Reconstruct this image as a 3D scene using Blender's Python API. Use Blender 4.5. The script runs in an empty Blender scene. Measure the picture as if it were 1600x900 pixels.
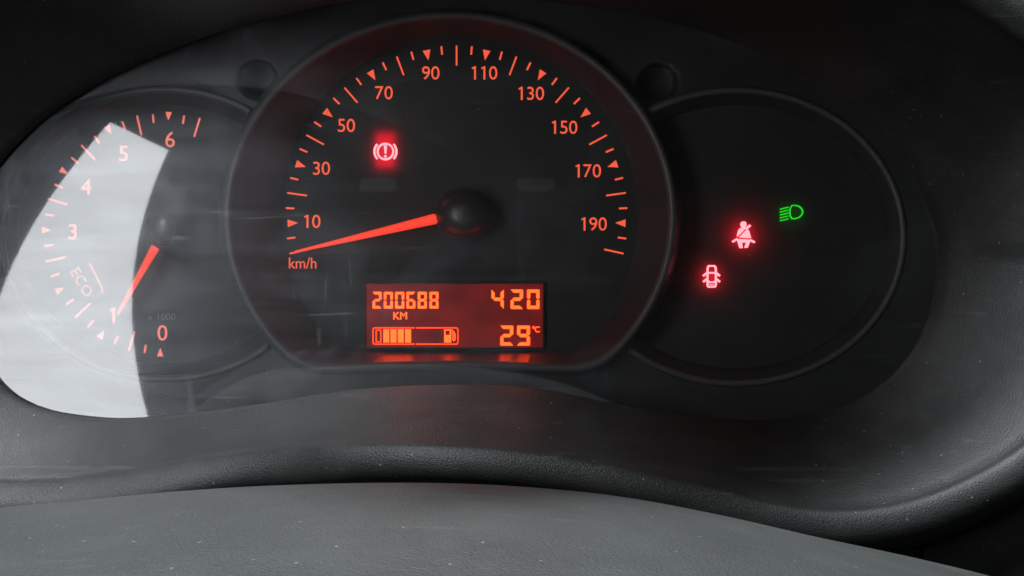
import bpy, bmesh, math, random
from mathutils import Vector, Matrix

random.seed(7)
scene = bpy.context.scene
# ------------------------------------------------------------------ camera, world, lamps, exposure
D = 0.32            # metres from the camera to the plane of the speedometer dial
Z0 = 1.0            # height of the camera
cam_data = bpy.data.cameras.new('camera')
cam_data.sensor_width = 36.0
cam_data.lens = 36.0
cam_data.clip_start = 0.005
cam_data.clip_end = 50
cam = bpy.data.objects.new('camera', cam_data)
cam.location = (0, -D, Z0)
cam.rotation_euler = (math.radians(90), 0, 0)
scene.collection.objects.link(cam)
scene.camera = cam

world = bpy.data.worlds.new('World')
scene.world = world
world.use_nodes = True
bg = world.node_tree.nodes['Background']
bg.inputs['Color'].default_value = (0.80, 0.95, 0.85, 1)
bg.inputs['Strength'].default_value = 0.012

def area_lamp(name, loc, axis_x, axis_y, normal, sx, sy, power, color):
    l = bpy.data.lights.new(name, 'AREA')
    l.shape = 'RECTANGLE'
    l.size = sx; l.size_y = sy
    l.energy = power; l.color = color
    o = bpy.data.objects.new(name, l)
    n = Vector(normal).normalized(); y = Vector(axis_y).normalized()
    z = -n; x = y.cross(z).normalized(); y = z.cross(x)
    o.matrix_world = Matrix(((x.x, y.x, z.x, loc[0]), (x.y, y.y, z.y, loc[1]), (x.z, y.z, z.z, loc[2]), (0, 0, 0, 1)))
    scene.collection.objects.link(o)
    return o

# daylight through the side window: its mirror image is the pale patch on the lens
UP = Vector((-0.31033, -0.570897, 0.760113))
WC = Vector((-0.81672, -1.468635, 0.520975 + Z0)) + UP * -0.44
area_lamp('side_window_light', WC, None, UP, (0.884515, 0.119574, 0.450928), 0.28, 1.28, 9.0, (0.93, 0.96, 1.0))
# soft daylight from the windows above and behind
def aim_lamp(name, loc, target, sx, sy, power, color):
    n = Vector(target) - Vector(loc)
    return area_lamp(name, loc, None, (0, 0.3, 1), n, sx, sy, power, color)
aim_lamp('rear_window_light', (0.0, -0.28, Z0 + 0.85), (-0.05, -0.17, Z0 - 0.05), 0.34, 0.16, 22.0, (0.90, 0.97, 1.0))
aim_lamp('door_window_light', (-0.34, -0.56, Z0 + 0.58), (-0.08, -0.05, Z0 - 0.03), 0.32, 0.24, 12.0, (0.93, 0.97, 1.0))

scene.view_settings.view_transform = 'Standard'
scene.view_settings.look = 'None'
scene.view_settings.exposure = 0.0
scene.view_settings.gamma = 1.0
scene.cycles.use_denoising = True
scene.cycles.max_bounces = 10
scene.cycles.transparent_max_bounces = 12
scene.cycles.sample_clamp_indirect = 6.0

# ------------------------------------------------------------------ helpers
def P(px, py, dep):
    """photo pixel (1600x900) on the plane `dep` metres in front of the dial plane"""
    k = (D - dep) / 1600.0
    return Vector(((px - 800.0) * k, -dep, Z0 + (450.0 - py) * k))

def make(name, verts, faces, mat, parent=None, smooth=False):
    me = bpy.data.meshes.new(name)
    me.from_pydata([tuple(v) for v in verts], [], faces)
    me.update()
    bm = bmesh.new(); bm.from_mesh(me)
    bmesh.ops.recalc_face_normals(bm, faces=bm.faces)
    bm.to_mesh(me); bm.free()
    if smooth:
        for p in me.polygons: p.use_smooth = True
    me.materials.append(mat)
    o = bpy.data.objects.new(name, me)
    scene.collection.objects.link(o)
    if parent: o.parent = parent
    return o

class MB:
    def __init__(self): self.v = []; self.f = []
    def prism(self, pts, d0, d1):
        """outline in photo pixels extruded from depth d0 to d1 (towards the viewer)"""
        n = len(pts); b = len(self.v)
        for p in pts: self.v.append(P(p[0], p[1], d0))
        for p in pts:
            q = P(p[0], p[1], d0); self.v.append(Vector((q.x, -d1, q.z)))
        self.f.append(list(range(b + n - 1, b - 1, -1)))
        self.f.append(list(range(b + n, b + 2 * n)))
        for i in range(n):
            j = (i + 1) % n
            self.f.append([b + i, b + j, b + n + j, b + n + i])
    def stroke(self, pts, w, d0, d1, closed=False):
        n = len(pts); L = []; R = []
        for i in range(n):
            p = Vector(pts[i])
            a = Vector(pts[i - 1]) if (i > 0 or closed) else None
            c = Vector(pts[(i + 1) % n]) if (i < n - 1 or closed) else None
            d1_ = (p - a).normalized() if a is not None else None
            d2_ = (c - p).normalized() if c is not None else None
            if d1_ is None: d1_ = d2_
            if d2_ is None: d2_ = d1_
            t = (d1_ + d2_)
            t = t.normalized() if t.length > 1e-6 else d1_
            nrm = Vector((-t.y, t.x)); m = 1.0 / max(0.45, abs(nrm.dot(Vector((-d1_.y, d1_.x)))))
            L.append(p + nrm * w * .5 * m); R.append(p - nrm * w * .5 * m)
        m = n if closed else n - 1
        for i in range(m):
            j = (i + 1) % n
            self.prism([L[i], L[j], R[j], R[i]], d0, d1)
    def build(self, name, mat, parent=None, smooth=False):
        return make(name, self.v, self.f, mat, parent, smooth)

def loft(rings, closed=True, skip=None):
    """rings: list of lists of 3-D points of equal length -> verts, faces"""
    n = len(rings[0]); v = [p for r in rings for p in r]; f = []
    for k in range(len(rings) - 1):
        for i in range(n if closed else n - 1):
            j = (i + 1) % n
            if skip and skip(i): continue
            f.append([k * n + i, k * n + j, (k + 1) * n + j, (k + 1) * n + i])
    return v, f

def catmull(pts, per=12):
    out = []; n = len(pts)
    for i in range(n):
        p0, p1, p2, p3 = (Vector(pts[(i + k - 1) % n]) for k in range(4))
        for s in range(per):
            t = s / per
            out.append(0.5 * ((2 * p1) + (p2 - p0) * t + (2 * p0 - 5 * p1 + 4 * p2 - p3) * t * t + (3 * p1 - p0 - 3 * p2 + p3) * t ** 3))
    return out

def polar_from_outline(pts, c, n):
    """radius of a closed outline seen from c, at n equal angles"""
    res = []; m = len(pts)
    for k in range(n):
        a = 2 * math.pi * k / n; dx, dy = math.cos(a), math.sin(a); best = 0
        for i in range(m):
            x1, y1 = pts[i][0] - c[0], pts[i][1] - c[1]; x2, y2 = pts[(i + 1) % m][0] - c[0], pts[(i + 1) % m][1] - c[1]
            ex, ey = x2 - x1, y2 - y1; den = dx * ey - dy * ex
            if abs(den) < 1e-9: continue
            t = (x1 * ey - y1 * ex) / den; s = (x1 * dy - y1 * dx) / den
            if t > 0 and -1e-6 <= s <= 1 + 1e-6: best = max(best, t)
        res.append(best)
    return res

def interp(table, x):
    if x <= table[0][0]: return table[0][1]
    for (a, ya), (b, yb) in zip(table, table[1:]):
        if x <= b:
            t = (x - a) / (b - a); t2 = t
            return ya + (yb - ya) * t2
    return table[-1][1]

def smooth_interp(table, x):
    """Catmull-Rom through (x, y) samples"""
    n = len(table)
    if x <= table[0][0]: return table[0][1]
    if x >= table[-1][0]: return table[-1][1]
    for i in range(n - 1):
        if x <= table[i + 1][0]:
            x1, y1 = table[i]; x2, y2 = table[i + 1]
            m1 = (y2 - table[i - 1][1]) / (x2 - table[i - 1][0]) if i > 0 else (y2 - y1) / (x2 - x1)
            m2 = (table[i + 2][1] - y1) / (table[i + 2][0] - x1) if i + 2 < n else (y2 - y1) / (x2 - x1)
            h = x2 - x1; t = (x - x1) / h
            return (2*t**3 - 3*t*t + 1) * y1 + (t**3 - 2*t*t + t) * h * m1 + (-2*t**3 + 3*t*t) * y2 + (t**3 - t*t) * h * m2

def empty(name, loc):
    o = bpy.data.objects.new(name, None)
    o.empty_display_size = 0.02
    o.location = loc
    scene.collection.objects.link(o)
    return o

def adopt(o, parent):
    """parent without moving"""
    o.parent = parent
    o.matrix_parent_inverse = parent.matrix_world.inverted()
    return o

# ------------------------------------------------------------------ materials
def new_mat(name):
    m = bpy.data.materials.new(name); m.use_nodes = True
    nt = m.node_tree
    for n in list(nt.nodes): nt.nodes.remove(n)
    out = nt.nodes.new('ShaderNodeOutputMaterial')
    return m, nt, out

def node(nt, typ, **kw):
    n = nt.nodes.new(typ)
    for k, v in kw.items():
        if k in n.inputs.keys(): n.inputs[k].default_value = v
        else: setattr(n, k, v)
    return n

def ramp(nt, src, stops):
    r = nt.nodes.new('ShaderNodeValToRGB')
    while len(r.color_ramp.elements) < len(stops): r.color_ramp.elements.new(0.5)
    for e, (p, c) in zip(r.color_ramp.elements, stops):
        e.position = p; e.color = (c, c, c, 1) if not isinstance(c, tuple) else (*c, 1)
    nt.links.new(src, r.inputs[0])
    return r

def mapped(nt, scale):
    tc = nt.nodes.new('ShaderNodeTexCoord'); mp = nt.nodes.new('ShaderNodeMapping')
    mp.inputs['Scale'].default_value = scale
    nt.links.new(tc.outputs['Object'], mp.inputs[0])
    return mp.outputs[0]

def plastic(name, dark, light, rough, grain=900.0, bump=0.25, dust=0.0, scratch=0.0, spec=0.5, leak=0.0):
    """grained moulded plastic with dust film, specks and hairline scratches"""
    m, nt, out = new_mat(name)
    b = node(nt, 'ShaderNodeBsdfPrincipled')
    b.inputs['Specular IOR Level'].default_value = spec
    co = mapped(nt, (1, 1, 1))
    big = node(nt, 'ShaderNodeTexNoise', Scale=28.0, Detail=5.0, Roughness=0.6)
    nt.links.new(co, big.inputs['Vector'])
    base = ramp(nt, big.outputs[0], [(0.2, dark), (0.8, light)])
    col = base.outputs[0]
    if dust > 0:
        film = node(nt, 'ShaderNodeTexNoise', Scale=70.0, Detail=8.0, Roughness=0.75)
        nt.links.new(co, film.inputs['Vector'])
        fr = ramp(nt, film.outputs[0], [(0.45, 0.0), (0.85, dust)])
        mx = node(nt, 'ShaderNodeMix', data_type='RGBA')
        nt.links.new(fr.outputs[0], mx.inputs['Factor']); nt.links.new(col, mx.inputs['A'])
        mx.inputs['B'].default_value = (0.36, 0.37, 0.36, 1)
        col = mx.outputs['Result']
        # bright specks of dust, a few large and many fine
        for vs, r0, r1, keep, tone in ((190.0, 0.03, 0.06, 0.975, 0.25), (520.0, 0.07, 0.15, 0.90, 0.13)):
            vo = node(nt, 'ShaderNodeTexVoronoi', Scale=vs)
            nt.links.new(co, vo.inputs['Vector'])
            dsp = ramp(nt, vo.outputs['Distance'], [(r0, 1.0), (r1, 0.0)])
            sel = node(nt, 'ShaderNodeSeparateColor'); nt.links.new(vo.outputs['Color'], sel.inputs[0])
            gt = node(nt, 'ShaderNodeMath', operation='GREATER_THAN'); gt.inputs[1].default_value = keep
            nt.links.new(sel.outputs[0], gt.inputs[0])
            mu = node(nt, 'ShaderNodeMath', operation='MULTIPLY')
            nt.links.new(dsp.outputs[0], mu.inputs[0]); nt.links.new(gt.outputs[0], mu.inputs[1])
            mx2 = node(nt, 'ShaderNodeMix', data_type='RGBA')
            nt.links.new(mu.outputs[0], mx2.inputs['Factor']); nt.links.new(col, mx2.inputs['A'])
            mx2.inputs['B'].default_value = (tone, tone, tone * .96, 1)
            col = mx2.outputs['Result']
    if scratch > 0:
        for k, (ang, sc) in enumerate(((0.12, 22.0), (-0.5, 30.0))):
            tc = nt.nodes.new('ShaderNodeTexCoord'); mp = nt.nodes.new('ShaderNodeMapping')
            mp.inputs['Rotation'].default_value = (0, ang, 0.3 * k)
            mp.inputs['Scale'].default_value = (sc * 0.35, sc * 6, sc * 22)
            nt.links.new(tc.outputs['Object'], mp.inputs[0])
            ns = node(nt, 'ShaderNodeTexNoise', Scale=1.0, Detail=3.0, Roughness=0.5)
            nt.links.new(mp.outputs[0], ns.inputs['Vector'])
            lr = ramp(nt, ns.outputs[0], [(0.66, 0.0), (0.74, scratch)])
            mx3 = node(nt, 'ShaderNodeMix', data_type='RGBA')
            nt.links.new(lr.outputs[0], mx3.inputs['Factor']); nt.links.new(col, mx3.inputs['A'])
            mx3.inputs['B'].default_value = (0.30, 0.30, 0.30, 1)
            col = mx3.outputs['Result']
    nt.links.new(col, b.inputs['Base Color'])
    rr = ramp(nt, big.outputs[0], [(0.3, rough - 0.06), (0.7, rough + 0.06)])
    nt.links.new(rr.outputs[0], b.inputs['Roughness'])
    gr = node(nt, 'ShaderNodeTexNoise', Scale=grain, Detail=2.0, Roughness=0.6)
    nt.links.new(co, gr.inputs['Vector'])
    bp = node(nt, 'ShaderNodeBump', Strength=bump, Distance=0.0004)
    nt.links.new(gr.outputs[0], bp.inputs['Height'])
    nt.links.new(bp.outputs[0], b.inputs['Normal'])
    if leak > 0:      # a film that lets a little of the light behind it through
        tl = node(nt, 'ShaderNodeBsdfTranslucent'); tl.inputs['Color'].default_value = (1, 1, 1, 1)
        mxs = node(nt, 'ShaderNodeMixShader'); mxs.inputs[0].default_value = leak
        nt.links.new(b.outputs[0], mxs.inputs[1]); nt.links.new(tl.outputs[0], mxs.inputs[2])
        nt.links.new(mxs.outputs[0], out.inputs[0])
        return m
    nt.links.new(b.outputs[0], out.inputs[0])
    return m

def glowing(name, color, strength, var=0.06, scale=300.0, body=0.05):
    """backlit print: coloured emission with slight unevenness over dark plastic"""
    m, nt, out = new_mat(name)
    b = node(nt, 'ShaderNodeBsdfPrincipled', Roughness=0.5)
    b.inputs['Base Color'].default_value = (color[0] * body + .01, color[1] * body + .01, color[2] * body + .01, 1)
    co = mapped(nt, (1, 1, 1))
    ns = node(nt, 'ShaderNodeTexNoise', Scale=scale, Detail=2.0)
    nt.links.new(co, ns.inputs['Vector'])
    r = ramp(nt, ns.outputs[0], [(0.3, strength * (1 - var)), (0.7, strength * (1 + var))])
    mr = node(nt, 'ShaderNodeMapRange')
    mr.inputs[1].default_value = 0.3; mr.inputs[2].default_value = 0.7
    mr.inputs[3].default_value = strength * (1 - var); mr.inputs[4].default_value = strength * (1 + var)
    nt.nodes.remove(r)
    nt.links.new(ns.outputs[0], mr.inputs[0])
    b.inputs['Emission Color'].default_value = (*color, 1)
    nt.links.new(mr.outputs[0], b.inputs['Emission Strength'])
    nt.links.new(b.outputs[0], out.inputs[0])
    return m

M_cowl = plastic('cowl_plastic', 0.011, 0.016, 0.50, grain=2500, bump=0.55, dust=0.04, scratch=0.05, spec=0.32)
M_shroud = plastic('shroud_plastic', (0.024, 0.0252, 0.025), (0.031, 0.0326, 0.0322), 0.58, grain=1900, bump=1.0, dust=0.03, scratch=0.03, spec=0.3)
M_mask = plastic('mask_plastic', 0.030, 0.042, 0.50, grain=2600, bump=0.07, dust=0.03)
M_sill = plastic('sill_plastic', 0.028, 0.038, 0.36, grain=2500, bump=0.06, dust=0.04)
M_bezel = plastic('bezel_plastic', 0.038, 0.048, 0.62, grain=2500, bump=0.18, dust=0.04)
M_rim = plastic('rim_plastic', 0.10, 0.12, 0.42, grain=2500, bump=0.1)
M_dial = plastic('dial_film', 0.014, 0.019, 0.62, grain=3000, bump=0.02, dust=0.02, leak=0.04)
M_black = plastic('black_plastic', 0.006, 0.010, 0.6, grain=1200, bump=0.2)
M_hub = plastic('hub_plastic', 0.034, 0.042, 0.42, grain=2500, bump=0.08, spec=0.8)
M_dash = plastic('dashboard_plastic', 0.012, 0.018, 0.6, grain=900, bump=0.3, dust=0.05)

M_print = glowing('backlit_print', (1.0, 0.115, 0.050), 1.05)
M_printw = glowing('tachometer_print', (1.0, 0.20, 0.14), 0.95)
M_eco = glowing('eco_print', (1.0, 0.22, 0.20), 0.40)
M_grey_print = plastic('grey_print', 0.16, 0.2, 0.6, bump=0.0)
M_needle = glowing('needle_plastic', (1.0, 0.050, 0.020), 1.05, 0.05, 120, 0.3)
M_red = glowing('red_telltale', (1.0, 0.19, 0.22), 3.2, 0.03)
M_green = glowing('green_telltale', (0.015, 0.80, 0.02), 0.95, 0.1)
M_lcd = glowing('display_backlight', (1.0, 0.014, 0.006), 0.12, 0.4, 90)
M_seg = glowing('display_segment', (1.0, 0.050, 0.0065), 6.0, 0.10, 200)
M_segr = glowing('display_outline', (1.0, 0.033, 0.005), 3.6, 0.10, 200)
M_telltale = plastic('unlit_telltale', 0.045, 0.055, 0.5, bump=0.05)

def lens_material():
    """clear cover: fresnel reflection, smeared film of dust and hairline wipes"""
    m, nt, out = new_mat('clear_cover')
    tr = node(nt, 'ShaderNodeBsdfTransparent'); tr.inputs['Color'].default_value = (0.97, 0.97, 0.97, 1)
    sharp = node(nt, 'ShaderNodeBsdfGlossy', Roughness=0.025); sharp.inputs['Color'].default_value = (1, 1, 1, 1)
    smear = node(nt, 'ShaderNodeBsdfGlossy', Roughness=0.25); smear.inputs['Color'].default_value = (0.86, 0.92, 1.0, 1)
    fr = node(nt, 'ShaderNodeFresnel', IOR=1.49)
    m1 = node(nt, 'ShaderNodeMixShader')
    two = node(nt, 'ShaderNodeMath', operation='MULTIPLY'); two.inputs[1].default_value = 1.9   # both faces of the sheet
    nt.links.new(fr.outputs[0], two.inputs[0]); nt.links.new(tr.outputs[0], m1.inputs[1]); nt.links.new(sharp.outputs[0], m1.inputs[2])
    tc = nt.nodes.new('ShaderNodeTexCoord'); mp = nt.nodes.new('ShaderNodeMapping')
    mp.inputs['Rotation'].default_value = (0, 0.08, 0); mp.inputs['Scale'].default_value = (14, 10, 90)
    nt.links.new(tc.outputs['Object'], mp.inputs[0])
    n1 = node(nt, 'ShaderNodeTexNoise', Scale=1.0, Detail=6.0, Roughness=0.65)
    n1.inputs['Distortion'].default_value = 0.6
    nt.links.new(mp.outputs[0], n1.inputs['Vector'])
    n2 = node(nt, 'ShaderNodeTexNoise', Scale=34.0, Detail=5.0, Roughness=0.7)
    n2.inputs['Distortion'].default_value = 1.2
    nt.links.new(tc.outputs['Object'], n2.inputs['Vector'])
    wear = ramp(nt, n1.outputs[0], [(0.25, 0.80), (0.75, 1.08)])
    wm = node(nt, 'ShaderNodeMath', operation='MULTIPLY'); nt.links.new(two.outputs[0], wm.inputs[0]); nt.links.new(wear.outputs[0], wm.inputs[1]); nt.links.new(wm.outputs[0], m1.inputs[0])
    r1 = ramp(nt, n1.outputs[0], [(0.30, 0.010), (0.75, 0.034)])
    r2 = ramp(nt, n2.outputs[0], [(0.42, 0.002), (0.78, 0.024)])
    ad = node(nt, 'ShaderNodeMath', operation='ADD')
    nt.links.new(r1.outputs[0], ad.inputs[0]); nt.links.new(r2.outputs[0], ad.inputs[1])
    m2 = node(nt, 'ShaderNodeMixShader')
    nt.links.new(ad.outputs[0], m2.inputs[0]); nt.links.new(m1.outputs[0], m2.inputs[1]); nt.links.new(smear.outputs[0], m2.inputs[2])
    # film of dust with wiped streaks and hairline scratches, lit like any matt surface
    dust = node(nt, 'ShaderNodeBsdfDiffuse'); dust.inputs['Color'].default_value = (0.72, 0.76, 0.82, 1)
    total = None
    for k, (rot, scl, lo_, hi_, amount) in enumerate(((0.05, (9, 9, 160), 0.35, 0.80, 0.024), (0.85, (300, 20, 22), 0.62, 0.70, 0.026), (-0.5, (20, 20, 420), 0.62, 0.70, 0.045), (0.35, (26, 30, 34), 0.48, 0.80, 0.055))):
        mq = nt.nodes.new('ShaderNodeMapping'); mq.inputs['Rotation'].default_value = (0, rot, 0); mq.inputs['Scale'].default_value = scl
        nt.links.new(tc.outputs['Object'], mq.inputs[0])
        nq = node(nt, 'ShaderNodeTexNoise', Scale=1.0, Detail=5.0, Roughness=0.6); nq.inputs['Distortion'].default_value = (0.4, 1.3, 1.3, 0.9)[k]
        nt.links.new(mq.outputs[0], nq.inputs['Vector'])
        rq = ramp(nt, nq.outputs[0], [(lo_, 0.004 if k == 0 else 0.0), (hi_, amount)])
        if total is None: total = rq.outputs[0]
        else:
            a2 = node(nt, 'ShaderNodeMath', operation='ADD'); nt.links.new(total, a2.inputs[0]); nt.links.new(rq.outputs[0], a2.inputs[1]); total = a2.outputs[0]
    # dust fades to the right: the haze's fall-off and darker right dial are painted
    sx_ = node(nt, 'ShaderNodeSeparateXYZ'); nt.links.new(tc.outputs['Object'], sx_.inputs[0])
    haze_fade = node(nt, 'ShaderNodeMapRange'); haze_fade.interpolation_type = 'SMOOTHSTEP'
    haze_fade.inputs[1].default_value = -0.09; haze_fade.inputs[2].default_value = 0.07; haze_fade.inputs[3].default_value = 1.15; haze_fade.inputs[4].default_value = 0.30
    nt.links.new(sx_.outputs[0], haze_fade.inputs[0])
    wq = node(nt, 'ShaderNodeMath', operation='MULTIPLY'); nt.links.new(total, wq.inputs[0]); nt.links.new(haze_fade.outputs[0], wq.inputs[1]); total = wq.outputs[0]
    m3 = node(nt, 'ShaderNodeMixShader')
    nt.links.new(total, m3.inputs[0]); nt.links.new(m2.outputs[0], m3.inputs[1]); nt.links.new(dust.outputs[0], m3.inputs[2])
    nt.links.new(m3.outputs[0], out.inputs[0])
    return m
M_lens = lens_material()

# ------------------------------------------------------------------ outlines (photo pixels)
OUT_PTS = [(703, -8), (560, 2), (450, 22), (330, 55), (200, 107), (100, 163), (30, 222), (-24, 290), (-52, 365), (-55, 440), (-38, 525),
           (0, 598), (60, 637), (150, 653), (240, 652), (400, 632), (550, 609), (703, 601), (830, 606), (950, 629), (1050, 646), (1150, 655), (1225, 655),
           (1300, 642), (1350, 620), (1400, 583), (1442, 525), (1464, 460), (1468, 400), (1458, 345), (1425, 268), (1380, 208), (1320, 158), (1240, 108),
           (1130, 60), (1000, 24), (850, 2)]
OUT = catmull(OUT_PTS, 8)
TC = (257, 366); RC = (1150, 370); SC = (703, 338); DC = (716, 338)

def softmin(a, b, k): 
    m = min(a, b)
    return m - math.log(math.exp(-k * (a - m)) + math.exp(-k * (b - m))) / k

def ellipse_r(a, rx, ry): return 1.0 / math.sqrt((math.cos(a) / rx) ** 2 + (math.sin(a) / ry) ** 2)

def speedo_r(a, grow=0.0):
    r = ellipse_r(a, 354 + grow, 320 + grow)
    s = math.sin(a)
    if s > 0.05:
        dy = 238 + grow
        x = dy / s * math.cos(a)
        dy += 9 * min(1.0, (x / 200.0) ** 2)
        r = softmin(r, dy / s, 0.07)
    return r
def dial_r(a, grow=0.0):
    r = 282.0 + grow; s = math.sin(a)
    if s > 0.05: r = softmin(r, (211 + grow) / s, 0.08)
    return r
def in_speedo(x, y, grow=0.0):
    dx, dy = x - SC[0], y - SC[1]
    return math.hypot(dx, dy) < speedo_r(math.atan2(dy, dx), grow)
def side_r(c, a, rx, ry, grow=5.0):
    """ellipse radius seen from c, cut off where it meets the speedometer bezel; returns (r, cut)"""
    r = ellipse_r(a, rx, ry)
    if not in_speedo(c[0] + r * math.cos(a), c[1] + r * math.sin(a), grow):
        return r, False
    lo, hi = 0.0, r
    for _ in range(30):
        mid = (lo + hi) / 2
        if in_speedo(c[0] + mid * math.cos(a), c[1] + mid * math.sin(a), grow): hi = mid
        else: lo = mid
    return lo, True

# ------------------------------------------------------------------ instrument cluster
cluster = empty('instrument_cluster', P(703, 650, 0.03))
cluster['label'] = 'backlit car instrument cluster with speedometer, tachometer and red trip display under a scuffed clear cover'
cluster['category'] = 'instrument cluster'
bpy.context.view_layer.update()
def part(o, label=None, parent=None):
    adopt(o, parent or cluster)
    if label: o['label'] = label
    return o

MASK_D = 0.015
# --- mask plate round the three dials, with two moulded recesses
NM = 900; MC = (703, 350)
outer = polar_from_outline(OUT, MC, NM)
hole = []
for k in range(NM):
    a = 2 * math.pi * k / NM; ca, sa = math.cos(a), math.sin(a)
    r = outer[k] + 30
    while r > 100:
        x, y = MC[0] + r * ca, MC[1] + r * sa
        if in_speedo(x, y) or ((x - TC[0]) / 255) ** 2 + ((y - TC[1]) / 227) ** 2 < 1 or ((x - RC[0]) / 255) ** 2 + ((y - RC[1]) / 228) ** 2 < 1: break
        r -= 1.0
    hole.append(min(r, outer[k] - 2))
PITS = ((403, 124, 27), (1027, 130, 27))
rings = []; NR = 36
for j in range(NR + 1):
    t = j / NR; ring = []
    for k in range(NM):
        a = 2 * math.pi * k / NM
        r = hole[k] * (1 - t) + (outer[k] + 14) * t
        x, y = MC[0] + r * math.cos(a), MC[1] + r * math.sin(a)
        d = MASK_D - 0.0015 * t
        for (hx, hy, hr) in PITS:
            q = math.hypot(x - hx, y - hy) / hr
            if q < 1.0: d -= 0.011
            elif q < 1.14: d -= 0.011 * (1.14 - q) / 0.14
        ring.append(P(x, y, d))
    rings.append(ring)
part(make('gauge_mask', *loft(rings), M_mask, smooth=True))

# --- dark side wall between mask and cover
def lens_depth(u, w):
    c = (-0.216063, -0.199361, 0.274348, 0.385248, 0.004098, 3.122862, -4.582468, -0.90647, 0.955619)
    U, W = u / .15, w / .06
    t = (U, W, U * U, U * W, W * W, U * U * W, U * W * W, U ** 3, W ** 3)
    return 0.038 - sum(a * b for a, b in zip(c, t)) * .001
def lens_point(px, py, back=0.0):
    d = 0.038
    for _ in range(6):
        k = (D - d) / 1600; d = lens_depth((px - 800) * k, (450 - py) * k)
    return P(px, py, d - back), d
wall = [[], []]
for k in range(0, NM, 3):
    a = 2 * math.pi * k / NM; r = outer[k] + 9
    x, y = MC[0] + r * math.cos(a), MC[1] + r * math.sin(a)
    p, d = lens_point(x, y, 0.0006)
    wall[0].append(p); wall[1].append(P(x, y, MASK_D - 0.004))
part(make('housing_wall', *loft(wall), M_black, smooth=True))

# --- speedometer bezel
NS = 256
def sring(fn, c, grow, dep): return [P(c[0] + fn(2 * math.pi * k / NS, grow) * math.cos(2 * math.pi * k / NS), c[1] + fn(2 * math.pi * k / NS, grow) * math.sin(2 * math.pi * k / NS), dep) for k in range(NS)]
RIM = 0.0235
bez = [sring(dial_r, DC, -3, -0.0008), sring(dial_r, DC, -1, 0.0012), sring(dial_r, DC, 2, 0.0016)]
a_, b_ = sring(dial_r, DC, 2, 0.0016), sring(speedo_r, SC, -13, RIM - 0.0022)
for t in (0.12, .25, .4, .55, .7, .85, 1.0):
    bez.append([p.lerp(q, t) for p, q in zip(a_, b_)])
sill = lambda i: 62 < 360.0 * (i + .5) / NS < 118
part(make('speedometer_bezel', *loft(bez, skip=sill), M_bezel, smooth=True))
part(make('display_sill', *loft(bez, skip=lambda i: not sill(i)), M_sill, smooth=True), 'smooth sill under the display mirroring its red glow')
rim = [sring(speedo_r, SC, -13, RIM - 0.0022), sring(speedo_r, SC, -11, RIM - 0.0006), sring(speedo_r, SC, -8, RIM), sring(speedo_r, SC, -3, RIM),
       sring(speedo_r, SC, 0, RIM - 0.0009), sring(speedo_r, SC, 2, RIM - 0.003), sring(speedo_r, SC, 5, MASK_D - 0.001), sring(speedo_r, SC, 9, 0.0015)]
part(make('speedometer_rim', *loft(rim), M_rim, smooth=True))

def disc(name, c, fn, dep, mat, n=200):
    v = [P(c[0], c[1], dep)] + [P(c[0] + fn(2 * math.pi * k / n) * math.cos(2 * math.pi * k / n), c[1] + fn(2 * math.pi * k / n) * math.sin(2 * math.pi * k / n), dep) for k in range(n)]
    v += [p + Vector((0, 0.0012, 0)) for p in v[1:]]
    f = [[0, 1 + k, 1 + (k + 1) % n] for k in range(n)] + [[1 + k, 1 + n + k, 1 + n + (k + 1) % n, 1 + (k + 1) % n] for k in range(n)]
    return make(name, v, f, mat)

speedo = part(disc('speedometer_dial', DC, lambda a: dial_r(a, 0), 0.0, M_dial))

# --- side dials
def side_gauge(c, rx, ry, names, face_mat, face_dep):
    n = 240
    cut = [side_r(c, 2 * math.pi * k / n, rx, ry) for k in range(n)]
    def ring(scale, grow, dep):
        o = []
        for k in range(n):
            a = 2 * math.pi * k / n
            r, _ = side_r(c, a, rx * scale + grow, ry * scale + grow)
            o.append(P(c[0] + r * math.cos(a), c[1] + r * math.sin(a), dep))
        return o
    sk = lambda i: cut[i][1] and cut[(i + 1) % n][1]
    R0 = MASK_D + 0.0022
    rv = [ring(1, 6, MASK_D - 0.001), ring(1, 4, MASK_D + 0.0012), ring(1, 2, R0), ring(1, -3, R0), ring(1, -5.5, R0 - 0.001), ring(1, -7, R0 - 0.003)]
    part(make(names[1], *loft(rv, skip=sk), M_rim, smooth=True))
    wv = [ring(1, -7, R0 - 0.003), ring(.985, -8, R0 - .005), ring(.96, -8, MASK_D - 0.006), ring(.94, -8, face_dep + 0.002), ring(.93, -8, face_dep - 0.0006)]
    part(make(names[2], *loft(wv, skip=sk), M_bezel, smooth=True))
    fr = [side_r(c, 2 * math.pi * k / n, rx * .93, ry * .93) for k in range(n)]
    return part(disc(names[0], c, lambda a: side_r(c, a, rx * .93 - 8, ry * .93 - 8)[0], face_dep, face_mat, n))
TD = 0.005
tacho = side_gauge(TC, 255, 227, ('tachometer_dial', 'tachometer_rim', 'tachometer_bezel'), M_dial, TD)
warn = side_gauge(RC, 262, 230, ('warning_light_dial', 'warning_light_rim', 'warning_light_bezel'), M_dial, TD)

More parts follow.
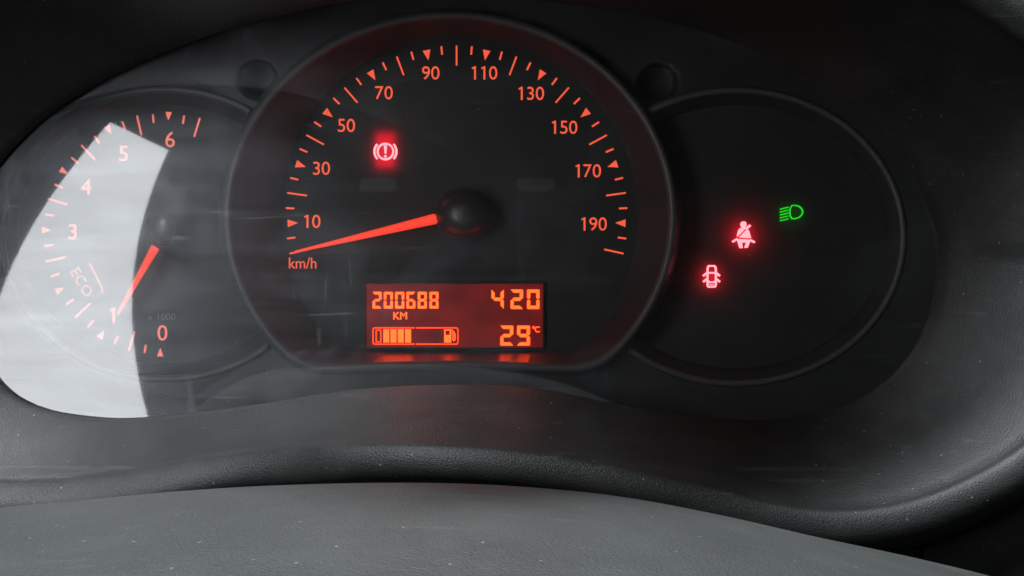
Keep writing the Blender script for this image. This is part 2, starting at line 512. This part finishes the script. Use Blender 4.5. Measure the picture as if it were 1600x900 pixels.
# ------------------------------------------------------------------ printing on the dials
PT = 0.00025   # print thickness
def tick(parent, c, ang_dir, r0, r1, w, dep, mat, name='tick_mark'):
    dx, dy = ang_dir; nx, ny = -dy, dx; mb = MB()
    mb.prism([(c[0] + dx * r0 + nx * w / 2, c[1] + dy * r0 + ny * w / 2), (c[0] + dx * r1 + nx * w / 2, c[1] + dy * r1 + ny * w / 2),
              (c[0] + dx * r1 - nx * w / 2, c[1] + dy * r1 - ny * w / 2), (c[0] + dx * r0 - nx * w / 2, c[1] + dy * r0 - ny * w / 2)], dep, dep + PT)
    return part(mb.build(name, mat), None, parent)
def triangle(parent, c, ang_dir, r_tip, r_base, w, dep, mat):
    dx, dy = ang_dir; nx, ny = -dy, dx; mb = MB()
    mb.prism([(c[0] + dx * r_tip, c[1] + dy * r_tip), (c[0] + dx * r_base + nx * w / 2, c[1] + dy * r_base + ny * w / 2),
              (c[0] + dx * r_base - nx * w / 2, c[1] + dy * r_base - ny * w / 2)], dep, dep + PT)
    return part(mb.build('triangle_mark', mat), None, parent)

ONE = [(.115, -.5), (.115, .5), (.005, .5), (-.21, .375), (-.165, .275), (-.03, .345), (-.03, -.5)]   # a figure one with a flag
def font_mesh(body, space=1.0):
    cu = bpy.data.curves.new('lettering', 'FONT'); cu.body = body; cu.size = 1.0; cu.space_character = space; cu.resolution_u = 6
    o = bpy.data.objects.new('lettering', cu); scene.collection.objects.link(o)
    bpy.context.view_layer.update()
    me = bpy.data.meshes.new_from_object(o.evaluated_get(bpy.context.evaluated_depsgraph_get()))
    bpy.data.objects.remove(o); bpy.data.curves.remove(cu)
    return me
def text(parent, name, s, cx, cy, h, dep, mat, rot=0.0, sx=1.0, ref='0', space=1.0, thick=PT, pitch=None):
    """lettering: cap height h px, centred on (cx, cy); with a pitch the figures are set one by one"""
    r = font_mesh(ref); ys = [v.co.y for v in r.vertices]; k = h / (max(ys) - min(ys)); bpy.data.meshes.remove(r)
    bm = bmesh.new(); ca, sa = math.cos(rot), math.sin(rot)
    items = [(ch, (i - (len(s) - 1) / 2) * pitch) for i, ch in enumerate(s)] if pitch else [(s, 0.0)]
    for ch, ox in items:
        if pitch and ch == '1':
            vs = [bm.verts.new((x * h, -y * h, 0)) for x, y in ONE]; bm.faces.new(vs); new = vs
        else:
            me = font_mesh(ch, space); n0 = len(bm.verts); bm.from_mesh(me); bm.verts.ensure_lookup_table(); new = bm.verts[n0:]
            mx = (max(v.co.x for v in new) + min(v.co.x for v in new)) / 2; my = (max(v.co.y for v in new) + min(v.co.y for v in new)) / 2
            for v in new: v.co = ((v.co.x - mx) * k * sx, -(v.co.y - my) * k, 0)
            bpy.data.meshes.remove(me)
        for v in new: v.co.x += ox
    for v in bm.verts:
        x, y = v.co.x, v.co.y
        v.co = P(cx + x * ca - y * sa, cy + x * sa + y * ca, dep)
    bmesh.ops.remove_doubles(bm, verts=bm.verts, dist=1e-7)
    g = bmesh.ops.extrude_face_region(bm, geom=bm.faces[:])
    for e in g['geom']:
        if isinstance(e, bmesh.types.BMVert): e.co.y -= thick
    bmesh.ops.recalc_face_normals(bm, faces=bm.faces)
    me = bpy.data.meshes.new(name); bm.to_mesh(me); bm.free()
    me.materials.append(mat)
    o = bpy.data.objects.new(name, me); scene.collection.objects.link(o)
    return part(o, None, parent)

# speedometer scale
SCC = (713.5, 338.5)
def sdir(v):
    a = math.radians(-12.5 + v * 1.025); return (-math.cos(a), -math.sin(a))
for v in range(0, 205, 5):
    if v % 20 == 0: tick(speedo, SCC, sdir(v), 236, 267, 2.6, 0.0, M_print)
    elif v % 10 == 0: triangle(speedo, SCC, sdir(v), 248, 264, 12, 0.0, M_print)
    else: tick(speedo, SCC, sdir(v), 254, 267, 2.8, 0.0, M_print)
for s, x, y in (('10', 487, 346), ('30', 502, 263), ('50', 541, 196), ('70', 600, 145), ('90', 673, 114), ('110', 756, 114),
                ('130', 829, 146), ('150', 881, 199), ('170', 918, 267), ('190', 927, 350)):
    text(speedo, 'numeral', s, x, y, 20.5, 0.0, M_print, pitch=14.6)
text(speedo, 'unit_lettering', 'km/h', 473, 411, 17, 0.0, M_print, ref='k', sx=0.90)

# tachometer scale
def tdir(v):
    a = math.radians(30 * v + 2); return (-math.sin(a), math.cos(a))
for i in range(0, 27):
    v = i * 0.25
    if i % 4 == 0: triangle(tacho, TC, tdir(v), 178, 191, 10, TD, M_printw)
    elif i % 2 == 0: tick(tacho, TC, tdir(v), 159, 190, 2.6, TD, M_printw)
    else: tick(tacho, TC, tdir(v), 175, 188, 2.6, TD, M_printw)
for s, x, y in (('0', 254, 520), ('1', 177, 493), ('3', 114, 362), ('4', 135, 292), ('5', 193, 240), ('6', 266, 218)):
    text(tacho, 'numeral', s, x, y, 24, TD, M_printw, pitch=14)
text(tacho, 'unit_lettering', 'x 1000', 253, 495, 11, TD, M_grey_print)
text(tacho, 'eco_lettering', 'ECO', 128, 441, 16, TD, M_eco, rot=math.radians(60), space=1.12)
mb = MB(); mb.stroke([(140, 411), (143, 417), (160, 451), (160, 457)], 3.0, TD, TD + PT); part(mb.build('eco_bar', M_eco), None, tacho)

# ------------------------------------------------------------------ needles
def needle(name, tip, base, w_tip, w_base, d_tip, d_base, label):
    t, b = Vector(tip), Vector(base); d = (b - t).normalized(); n = Vector((-d.y, d.x))
    v = []; f = []
    for q in (0, .25, .5, .75, 1.0):
        p = t.lerp(b, q); w = (w_tip + (w_base - w_tip) * q) / 2; dp = d_tip + (d_base - d_tip) * q
        v += [P(*(p + n * w), dp), P(*(p + n * w * .55), dp + .0007), P(*(p - n * w * .55), dp + .0007), P(*(p - n * w), dp), P(*(p - n * w), dp - .0007), P(*(p + n * w), dp - .0007)]
    for k in range(4):
        for i in range(6): f.append([k * 6 + i, k * 6 + (i + 1) % 6, k * 6 + 6 + (i + 1) % 6, k * 6 + 6 + i])
    f += [list(range(6)), list(range(24, 30))[::-1]]
    return part(make(name, v, f, M_needle), label)
def hub(parent, c, rx, ry, d0, d1, mat, name='hub_cap', tilt=0.0):
    prof = [(1.10, d0 - .0045), (1.10, d0 - .001), (1.03, d0)]
    for i in range(12):
        a = i / 11 * math.pi / 2
        prof.append((math.cos(a * .995) ** .8, d0 + (d1 - d0) * math.sin(a)))
    n = 64; rings = []
    for s, d in prof:
        rings.append([P(c[0] + rx * s * math.cos(2 * math.pi * k / n), c[1] + ry * s * math.sin(2 * math.pi * k / n), d) for k in range(n)])
    v, f = loft(rings); v.append(P(c[0], c[1], d1)); b = (len(rings) - 1) * n
    f += [[b + k, b + (k + 1) % n, len(v) - 1] for k in range(n)]
    return part(make(name, v, f, mat, smooth=True), None, parent)
ned = needle('speedometer_needle', (461, 393.5), (690, 339.5), 3.5, 17, 0.0035, 0.0062, 'long red speedometer needle resting at zero')
hub(ned, (724, 334), 43, 37, 0.0065, 0.0150, M_hub)
ned2 = needle('tachometer_needle', (184, 491), (243, 386), 4, 14, TD + 0.0035, TD + 0.006, 'short red tachometer needle pointing just below one')
hub(ned2, (254, 356), 21, 26, TD + 0.006, TD + 0.012, M_hub)

# ------------------------------------------------------------------ trip display
def Q(x, y): return (540 + x / 4.5, 420 + y / 4.5)     # enlarged-crop coordinates of the display
SD = 0.0010
mb = MB(); mb.prism([Q(146, 112), Q(152, 106), Q(1380, 106), Q(1386, 112), Q(1386, 552), Q(146, 552)], 0.0002, SD)
lcd = part(mb.build('trip_display', M_lcd), 'red backlit trip display with odometer and fuel bar')
mb = MB()
mb.stroke([Q(141, 101), Q(1391, 101), Q(1391, 557), Q(141, 557)], 2.2, 0.0002, SD + 0.0006, closed=True)
part(mb.build('display_frame', M_black), None, lcd)
SEG = {'0': 'abcdef', '2': 'abged', '4': 'fgbc', '6': 'afgedc', '8': 'abcdefg', '9': 'abcdfg'}
def digit(ch, x0, x1, y0, y1, w):
    mb = MB(); ym = (y0 + y1) / 2; h = w / 2; g = 1.6
    L, Rr, T, B = x0, x1, y0, y1
    sh = {'a': [(L + g, T), (Rr - g, T), (Rr - w, T + w), (L + w, T + w)],
          'd': [(L + g, B), (L + w, B - w), (Rr - w, B - w), (Rr - g, B)],
          'f': [(L, T + g), (L + w, T + w + g), (L + w, ym - h), (L + h, ym - g), (L, ym - h)],
          'e': [(L, B - g), (L, ym + h), (L + h, ym + g), (L + w, ym + h), (L + w, B - w - g)],
          'b': [(Rr, T + g), (Rr, ym - h), (Rr - h, ym - g), (Rr - w, ym - h), (Rr - w, T + w + g)],
          'c': [(Rr, B - g), (Rr - w, B - w - g), (Rr - w, ym + h), (Rr - h, ym + g), (Rr, ym + h)],
          'g': [(L + h + g, ym), (L + w + g, ym - h), (Rr - w - g, ym - h), (Rr - h - g, ym), (Rr - w - g, ym + h), (L + w + g, ym + h)]}
    for s in SEG[ch]: mb.prism([Q(*p) for p in sh[s]], SD + .0001, SD + .0003)
    return part(mb.build('digit', M_seg), None, lcd)
for ch, a, b in (('2', 190, 253), ('0', 270, 332), ('0', 349, 412), ('6', 428, 490), ('8', 508, 571), ('8', 590, 653)): digit(ch, a, b, 163, 279, 17)
for ch, a, b in (('4', 1026, 1112), ('2', 1160, 1247), ('0', 1276, 1363)): digit(ch, a, b, 146, 282, 22)
for ch, a, b in (('2', 1088, 1178), ('9', 1206, 1296)): digit(ch, a, b, 400, 539, 22)
text(lcd, 'unit_lettering', 'KM', *Q(384, 330), 50 / 4.5, SD + .0001, M_seg, ref='K', thick=.0002)
text(lcd, 'unit_lettering', 'C', *Q(1348, 426), 40 / 4.5, SD + .0001, M_seg, ref='C', thick=.0002)
mb = MB(); mb.stroke([Q(1322 + 7 * math.cos(a), 412 + 7 * math.sin(a)) for a in [i * math.pi / 5 for i in range(10)]], 1.0, SD + .0001, SD + .0003, True); part(mb.build('degree_mark', M_seg), None, lcd)
def rrect(x0, y0, x1, y1, r):
    o = []
    for cx, cy, a0 in ((x1 - r, y0 + r, -90), (x1 - r, y1 - r, 0), (x0 + r, y1 - r, 90), (x0 + r, y0 + r, 180)):
        for i in range(5):
            a = math.radians(a0 + i * 22.5); o.append((cx + r * math.cos(a), cy + r * math.sin(a)))
    return o
mb = MB()
left = [(484, 415), (208, 415), (197, 419), (193, 430), (193, 515), (197, 526), (208, 530), (484, 530)]
right = [(497, 415), (775, 415), (786, 419), (790, 430), (790, 515), (786, 526), (775, 530), (497, 530)]
mb.stroke([Q(*p) for p in left], 1.7, SD + .0001, SD + .0003); mb.stroke([Q(*p) for p in right], 1.7, SD + .0001, SD + .0003)
part(mb.build('fuel_gauge_outline', M_segr), None, lcd)
mb = MB(); mb.stroke([Q(216, 432), Q(248, 432), Q(248, 514), Q(216, 514)], 1.5, SD + .0001, SD + .0003, True); part(mb.build('fuel_bar', M_segr), 'hollow outlined fuel bar', lcd)
for a in (266, 317, 368, 419):
    mb = MB(); mb.prism([Q(a, 425), Q(a + 40, 425), Q(a + 40, 518), Q(a, 518)], SD + .0001, SD + .0003); part(mb.build('fuel_bar', M_seg), None, lcd)
mb = MB()
mb.prism([Q(694, 466), Q(742, 466), Q(742, 518), Q(694, 518)], SD + .0001, SD + .0003)
mb.stroke([Q(698, 466), Q(698, 430), Q(738, 430), Q(738, 466)], 1.8, SD + .0001, SD + .0003)
mb.stroke([Q(748, 430), Q(766, 452), Q(771, 475), Q(768, 500), Q(760, 505), Q(754, 495), Q(758, 470), Q(748, 448)], 1.3, SD + .0001, SD + .0003)
part(mb.build('fuel_pump_symbol', M_seg), None, lcd)

# ------------------------------------------------------------------ warning lights
WT = 0.0007
def arc(cx, cy, r, a0, a1, n=14, ry=None): return [(cx + r * math.cos(math.radians(a0 + (a1 - a0) * i / n)), cy + (ry or r) * math.sin(math.radians(a0 + (a1 - a0) * i / n))) for i in range(n + 1)]
mb = MB()
mb.stroke(arc(602.5, 237, 12.2, 0, 360, 36)[:-1], 2.8, 0.0, WT, True)
mb.stroke(arc(602.5, 237, 17.2, 138, 222, 12), 2.8, 0.0, WT); mb.stroke(arc(602.5, 237, 17.2, -42, 42, 12), 2.8, 0.0, WT)
mb.prism([(600.3, 227.5), (604.7, 227.5), (604.0, 240), (601.0, 240)], 0.0, WT)
mb.prism(arc(602.5, 244.5, 2.1, 0, 360, 10)[:-1], 0.0, WT)
part(mb.build('brake_warning_light', M_red), 'lit red brake warning symbol, exclamation mark in a circle', speedo)
def K(x, y): return (1040 + x / 5.0, 290 + y / 5.0)
mb = MB(); d0, d1 = TD, TD + WT
mb.prism([K(*p) for p in arc(606, 303, 23, 0, 360, 16)[:-1]], d0, d1)
mb.prism([K(*p) for p in ((590, 318), (622, 318), (624, 334), (560, 400), (556, 395), (566, 350), (578, 335), (592, 330))], d0, d1)
mb.prism([K(*p) for p in ((634, 342), (648, 352), (662, 400), (664, 412), (572, 406))], d0, d1)
mb.prism([K(*p) for p in ((652, 305), (666, 316), (632, 344), (620, 334))], d0, d1)
mb.prism([K(*p) for p in ((556, 418), (610, 420), (662, 424), (656, 440), (638, 486), (614, 486), (628, 446), (594, 444), (600, 488), (576, 488), (562, 440))], d0, d1)
mb.prism([K(*p) for p in ((556, 410), (560, 424), (524, 446), (516, 434))], d0, d1)
mb.prism([K(*p) for p in ((664, 420), (698, 438), (690, 450), (658, 434))], d0, d1)
part(mb.build('seat_belt_warning_light', M_red), 'lit red seated figure with a belt across its chest', warn)
mb = MB()
mb.stroke([K(*p) for p in ((326, 678), (328, 640), (336, 628), (380, 628), (389, 640), (392, 678))], 2.6, d0, d1)
mb.stroke([K(*p) for p in ((326, 690), (336, 682), (380, 682), (391, 690), (391, 770), (388, 785), (380, 791), (336, 791), (328, 785), (326, 770))], 2.6, d0, d1, True)
mb.stroke([K(*p) for p in ((330, 745), (342, 755), (374, 755), (388, 745))], 2.6, d0, d1)
mb.stroke([K(*p) for p in ((344, 775), (372, 775))], 1.4, d0, d1)
for a, b in (((322, 682), (292, 706)), ((322, 728), (293, 752)), ((394, 682), (422, 706)), ((394, 728), (422, 752))): mb.stroke([K(*a), K(*b)], 2.8, d0, d1)
part(mb.build('open_door_warning_light', M_red), 'lit red car outline with its doors open', warn)
mb = MB()
mb.stroke([K(*p) for p in ((985, 157), (1012, 155), (1040, 163), (1061, 182), (1069, 205), (1062, 228), (1042, 248), (1012, 259), (986, 258), (972, 240), (967, 208), (972, 176))], 1.7, d0, d1, True)
for i in range(5): mb.stroke([K(892, 186 + i * 22.5), K(956, 170 + i * 22.5)], 1.8, d0, d1)
part(mb.build('headlamp_indicator', M_green), 'lit green headlamp beam symbol', warn)
def led(name, cx, cy, w, h, dep, behind, power, color):
    """the lamp behind a tell-tale, glowing through the dial film"""
    l = bpy.data.lights.new(name, 'AREA'); l.shape = 'RECTANGLE'; k = D / 1600
    l.size = w * k; l.size_y = h * k; l.energy = power; l.color = color
    o = bpy.data.objects.new(name, l); o.location = P(cx, cy, dep) + Vector((0, behind, 0)); o.rotation_euler = (math.radians(-90), 0, 0)
    scene.collection.objects.link(o)
led('brake_warning_lamp', 602, 235, 28, 52, 0.0, 0.0014, 0.0046, (1.0, 0.0, 0.02))
led('seat_belt_lamp', 1161, 368, 16, 20, TD, 0.0034, 0.0034, (1.0, 0.0, 0.02))
led('open_door_lamp', 1111, 433, 14, 20, TD, 0.0028, 0.0020, (1.0, 0.0, 0.02))
led('headlamp_lamp', 1236, 333, 26, 14, TD, 0.003, 0.0001, (0.0, 1.0, 0.02))
# unlit tell-tales just readable in the dial film
for (x0, y0, x1, y1) in ((562, 278, 620, 300), (806, 278, 866, 300)):
    mb = MB(); mb.prism(rrect(x0, y0, x1, y1, 9), 0.0, 0.00008); part(mb.build('unlit_telltale', M_telltale), None, speedo)

# ------------------------------------------------------------------ clear cover
NL = 180; lrings = []
lo = polar_from_outline(OUT, (703, 340), NL)
for t in [i / 30 for i in range(1, 31)]:
    lrings.append([lens_point(703 + (lo[k] + 6) * t * math.cos(2 * math.pi * k / NL), 340 + (lo[k] + 6) * t * math.sin(2 * math.pi * k / NL))[0] for k in range(NL)])
v, f = loft(lrings); v.append(lens_point(703, 340)[0]); f += [[k, (k + 1) % NL, len(v) - 1] for k in range(NL)]
part(make('clear_cover', v, f, M_lens, smooth=True), 'scuffed clear plastic cover over the dials')

# ------------------------------------------------------------------ dashboard cowl round the cluster
NC = 360; CC = (703, 400)
CREST = [(0, 750), (100, 748), (200, 735), (350, 708), (500, 695), (640, 690), (800, 699), (950, 722), (1100, 755), (1200, 782), (1300, 795), (1400, 785), (1500, 750), (1600, 690),
         (1690, 590), (1745, 460), (1755, 330), (1725, 210), (1665, 125), (1600, 72), (1500, 8), (1380, -40), (1150, -78), (900, -92), (700, -95), (450, -88), (220, -66), (20, -20),
         (-120, 60), (-230, 200), (-285, 350), (-270, 500), (-200, 640), (-100, 725)]
crest = polar_from_outline(catmull(CREST, 8), CC, NC)
inner = polar_from_outline(OUT, CC, NC)
CDEP = [(0, .075), (45, .078), (90, .080), (118, .074), (138, .058), (152, .054), (180, .056), (205, .060), (222, .078), (238, .112), (254, .150), (270, .172), (300, .145), (325, .100), (345, .080), (360, .078)]
def crest_dep(a): return smooth_interp(CDEP, math.degrees(a) % 360)
rings = []
def cpt(k, r, dep):
    a = 2 * math.pi * k / NC
    return P(CC[0] + r * math.cos(a), CC[1] + r * math.sin(a), dep)
ang = [2 * math.pi * k / NC for k in range(NC)]
ldep = [lens_point(CC[0] + inner[k] * math.cos(ang[k]), CC[1] + inner[k] * math.sin(ang[k]))[1] for k in range(NC)]
rings.append([cpt(k, inner[k] + 3, ldep[k] - 0.004) for k in range(NC)])
rings.append([cpt(k, inner[k], ldep[k] + 0.0004) for k in range(NC)])
rings.append([cpt(k, inner[k] + 1.0, ldep[k] + 0.0012) for k in range(NC)])
A = [cpt(k, inner[k] + 1.0, ldep[k] + 0.0012) for k in range(NC)]
B = [cpt(k, crest[k], crest_dep(ang[k])) for k in range(NC)]
for t in (.08, .16, .25, .35, .45, .55, .65, .74, .82, .88, .93):
    rings.append([p.lerp(q, t) for p, q in zip(A, B)])
cxy = [(CC[0] + crest[k] * math.cos(ang[k]), CC[1] + crest[k] * math.sin(ang[k])) for k in range(NC)]
cnorm = []
for k in range(NC):
    (x0, y0), (x1, y1) = cxy[(k - 3) % NC], cxy[(k + 3) % NC]
    l_ = math.hypot(x1 - x0, y1 - y0); cnorm.append(((y1 - y0) / l_, -(x1 - x0) / l_))
for off, dd, lean in ((-3, -.0009, 0), (1, .0008, 0), (4, .0019, 0), (8, .0026, .0002), (15, .0032, .0008), (26, .0038, .0018), (40, .0040, .0028), (52, .0034, .0036), (60, .0018, .0040), (66, -.001, .003), (70, -.006, .001), (74, -.02, 0), (77, -.04, 0)):
    ring = []
    for k in range(NC):
        nx, ny = cnorm[k]
        ring.append(P(cxy[k][0] + nx * off, cxy[k][1] + ny * off, crest_dep(ang[k]) + dd + lean * max(0.0, min(1.0, (560 - cxy[k][0]) / 350))))
    rings.append(ring)
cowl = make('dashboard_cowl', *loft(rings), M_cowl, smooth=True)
cowl['label'] = 'dark grey grained plastic cowl hooding the instrument cluster with a rounded lower lip'
cowl['category'] = 'dashboard cowl'

# ------------------------------------------------------------------ steering column shroud
EDGE = [(-500, 1250), (-330, 1080), (-200, 940), (-100, 850), (-50, 816), (0, 800), (150, 785), (300, 771), (450, 762), (650, 758), (800, 763), (950, 777), (1100, 804), (1250, 838), (1400, 870), (1530, 902), (1700, 955), (1900, 1040)]
rows = []
SD0 = 0.112
prof = [(-.018, -.030), (-.012, -.015), (-.007, -.0070), (-.003, -.0022), (0, -.0003), (.004, .0012), (.010, .0024), (.018, .0036), (.028, .0046), (.042, .0056), (.06, .0062), (.085, .0055), (.11, .003), (.15, -.004)]
for (s, dz) in prof:
    row = []
    for i in range(121):
        x = -500 + 2400 * i / 120
        e = P(x, smooth_interp(EDGE, x), SD0)
        row.append(Vector((e.x, e.y - s, e.z + dz)))
    rows.append(row)
top = rows; n = 121
v, f = loft(rows, closed=False)
b = len(v)
for row in rows: v += [p - Vector((0, 0, 0.05)) for p in (row[0], row[-1])]
shroud = make('steering_column_shroud', v[:b], f, M_shroud, smooth=True)
shroud['label'] = 'pale grey curved plastic steering column shroud below the cowl lip'
shroud['category'] = 'column shroud'

# ------------------------------------------------------------------ dashboard behind the cowl
mb = MB()
v = []; f = []
pts = [(-1500, 830), (900, 800), (1300, 800), (1438, 800), (1440, 800), (1443, 800), (1700, 700), (2300, 500)]
for row, (dy, dep) in enumerate(((-60, .02), (0, .045), (60, .052), (160, .056), (400, .06), (700, .05))):
    for (x, y) in pts: v.append(P(x, y + dy, dep - (0.004 if x == 1440 else 0)))
n = len(pts)
for r in range(5):
    for i in range(n - 1): f.append([r * n + i, r * n + i + 1, r * n + n + i + 1, r * n + n + i])
dash = make('dashboard', v, f, M_dash)
dash['kind'] = 'structure'
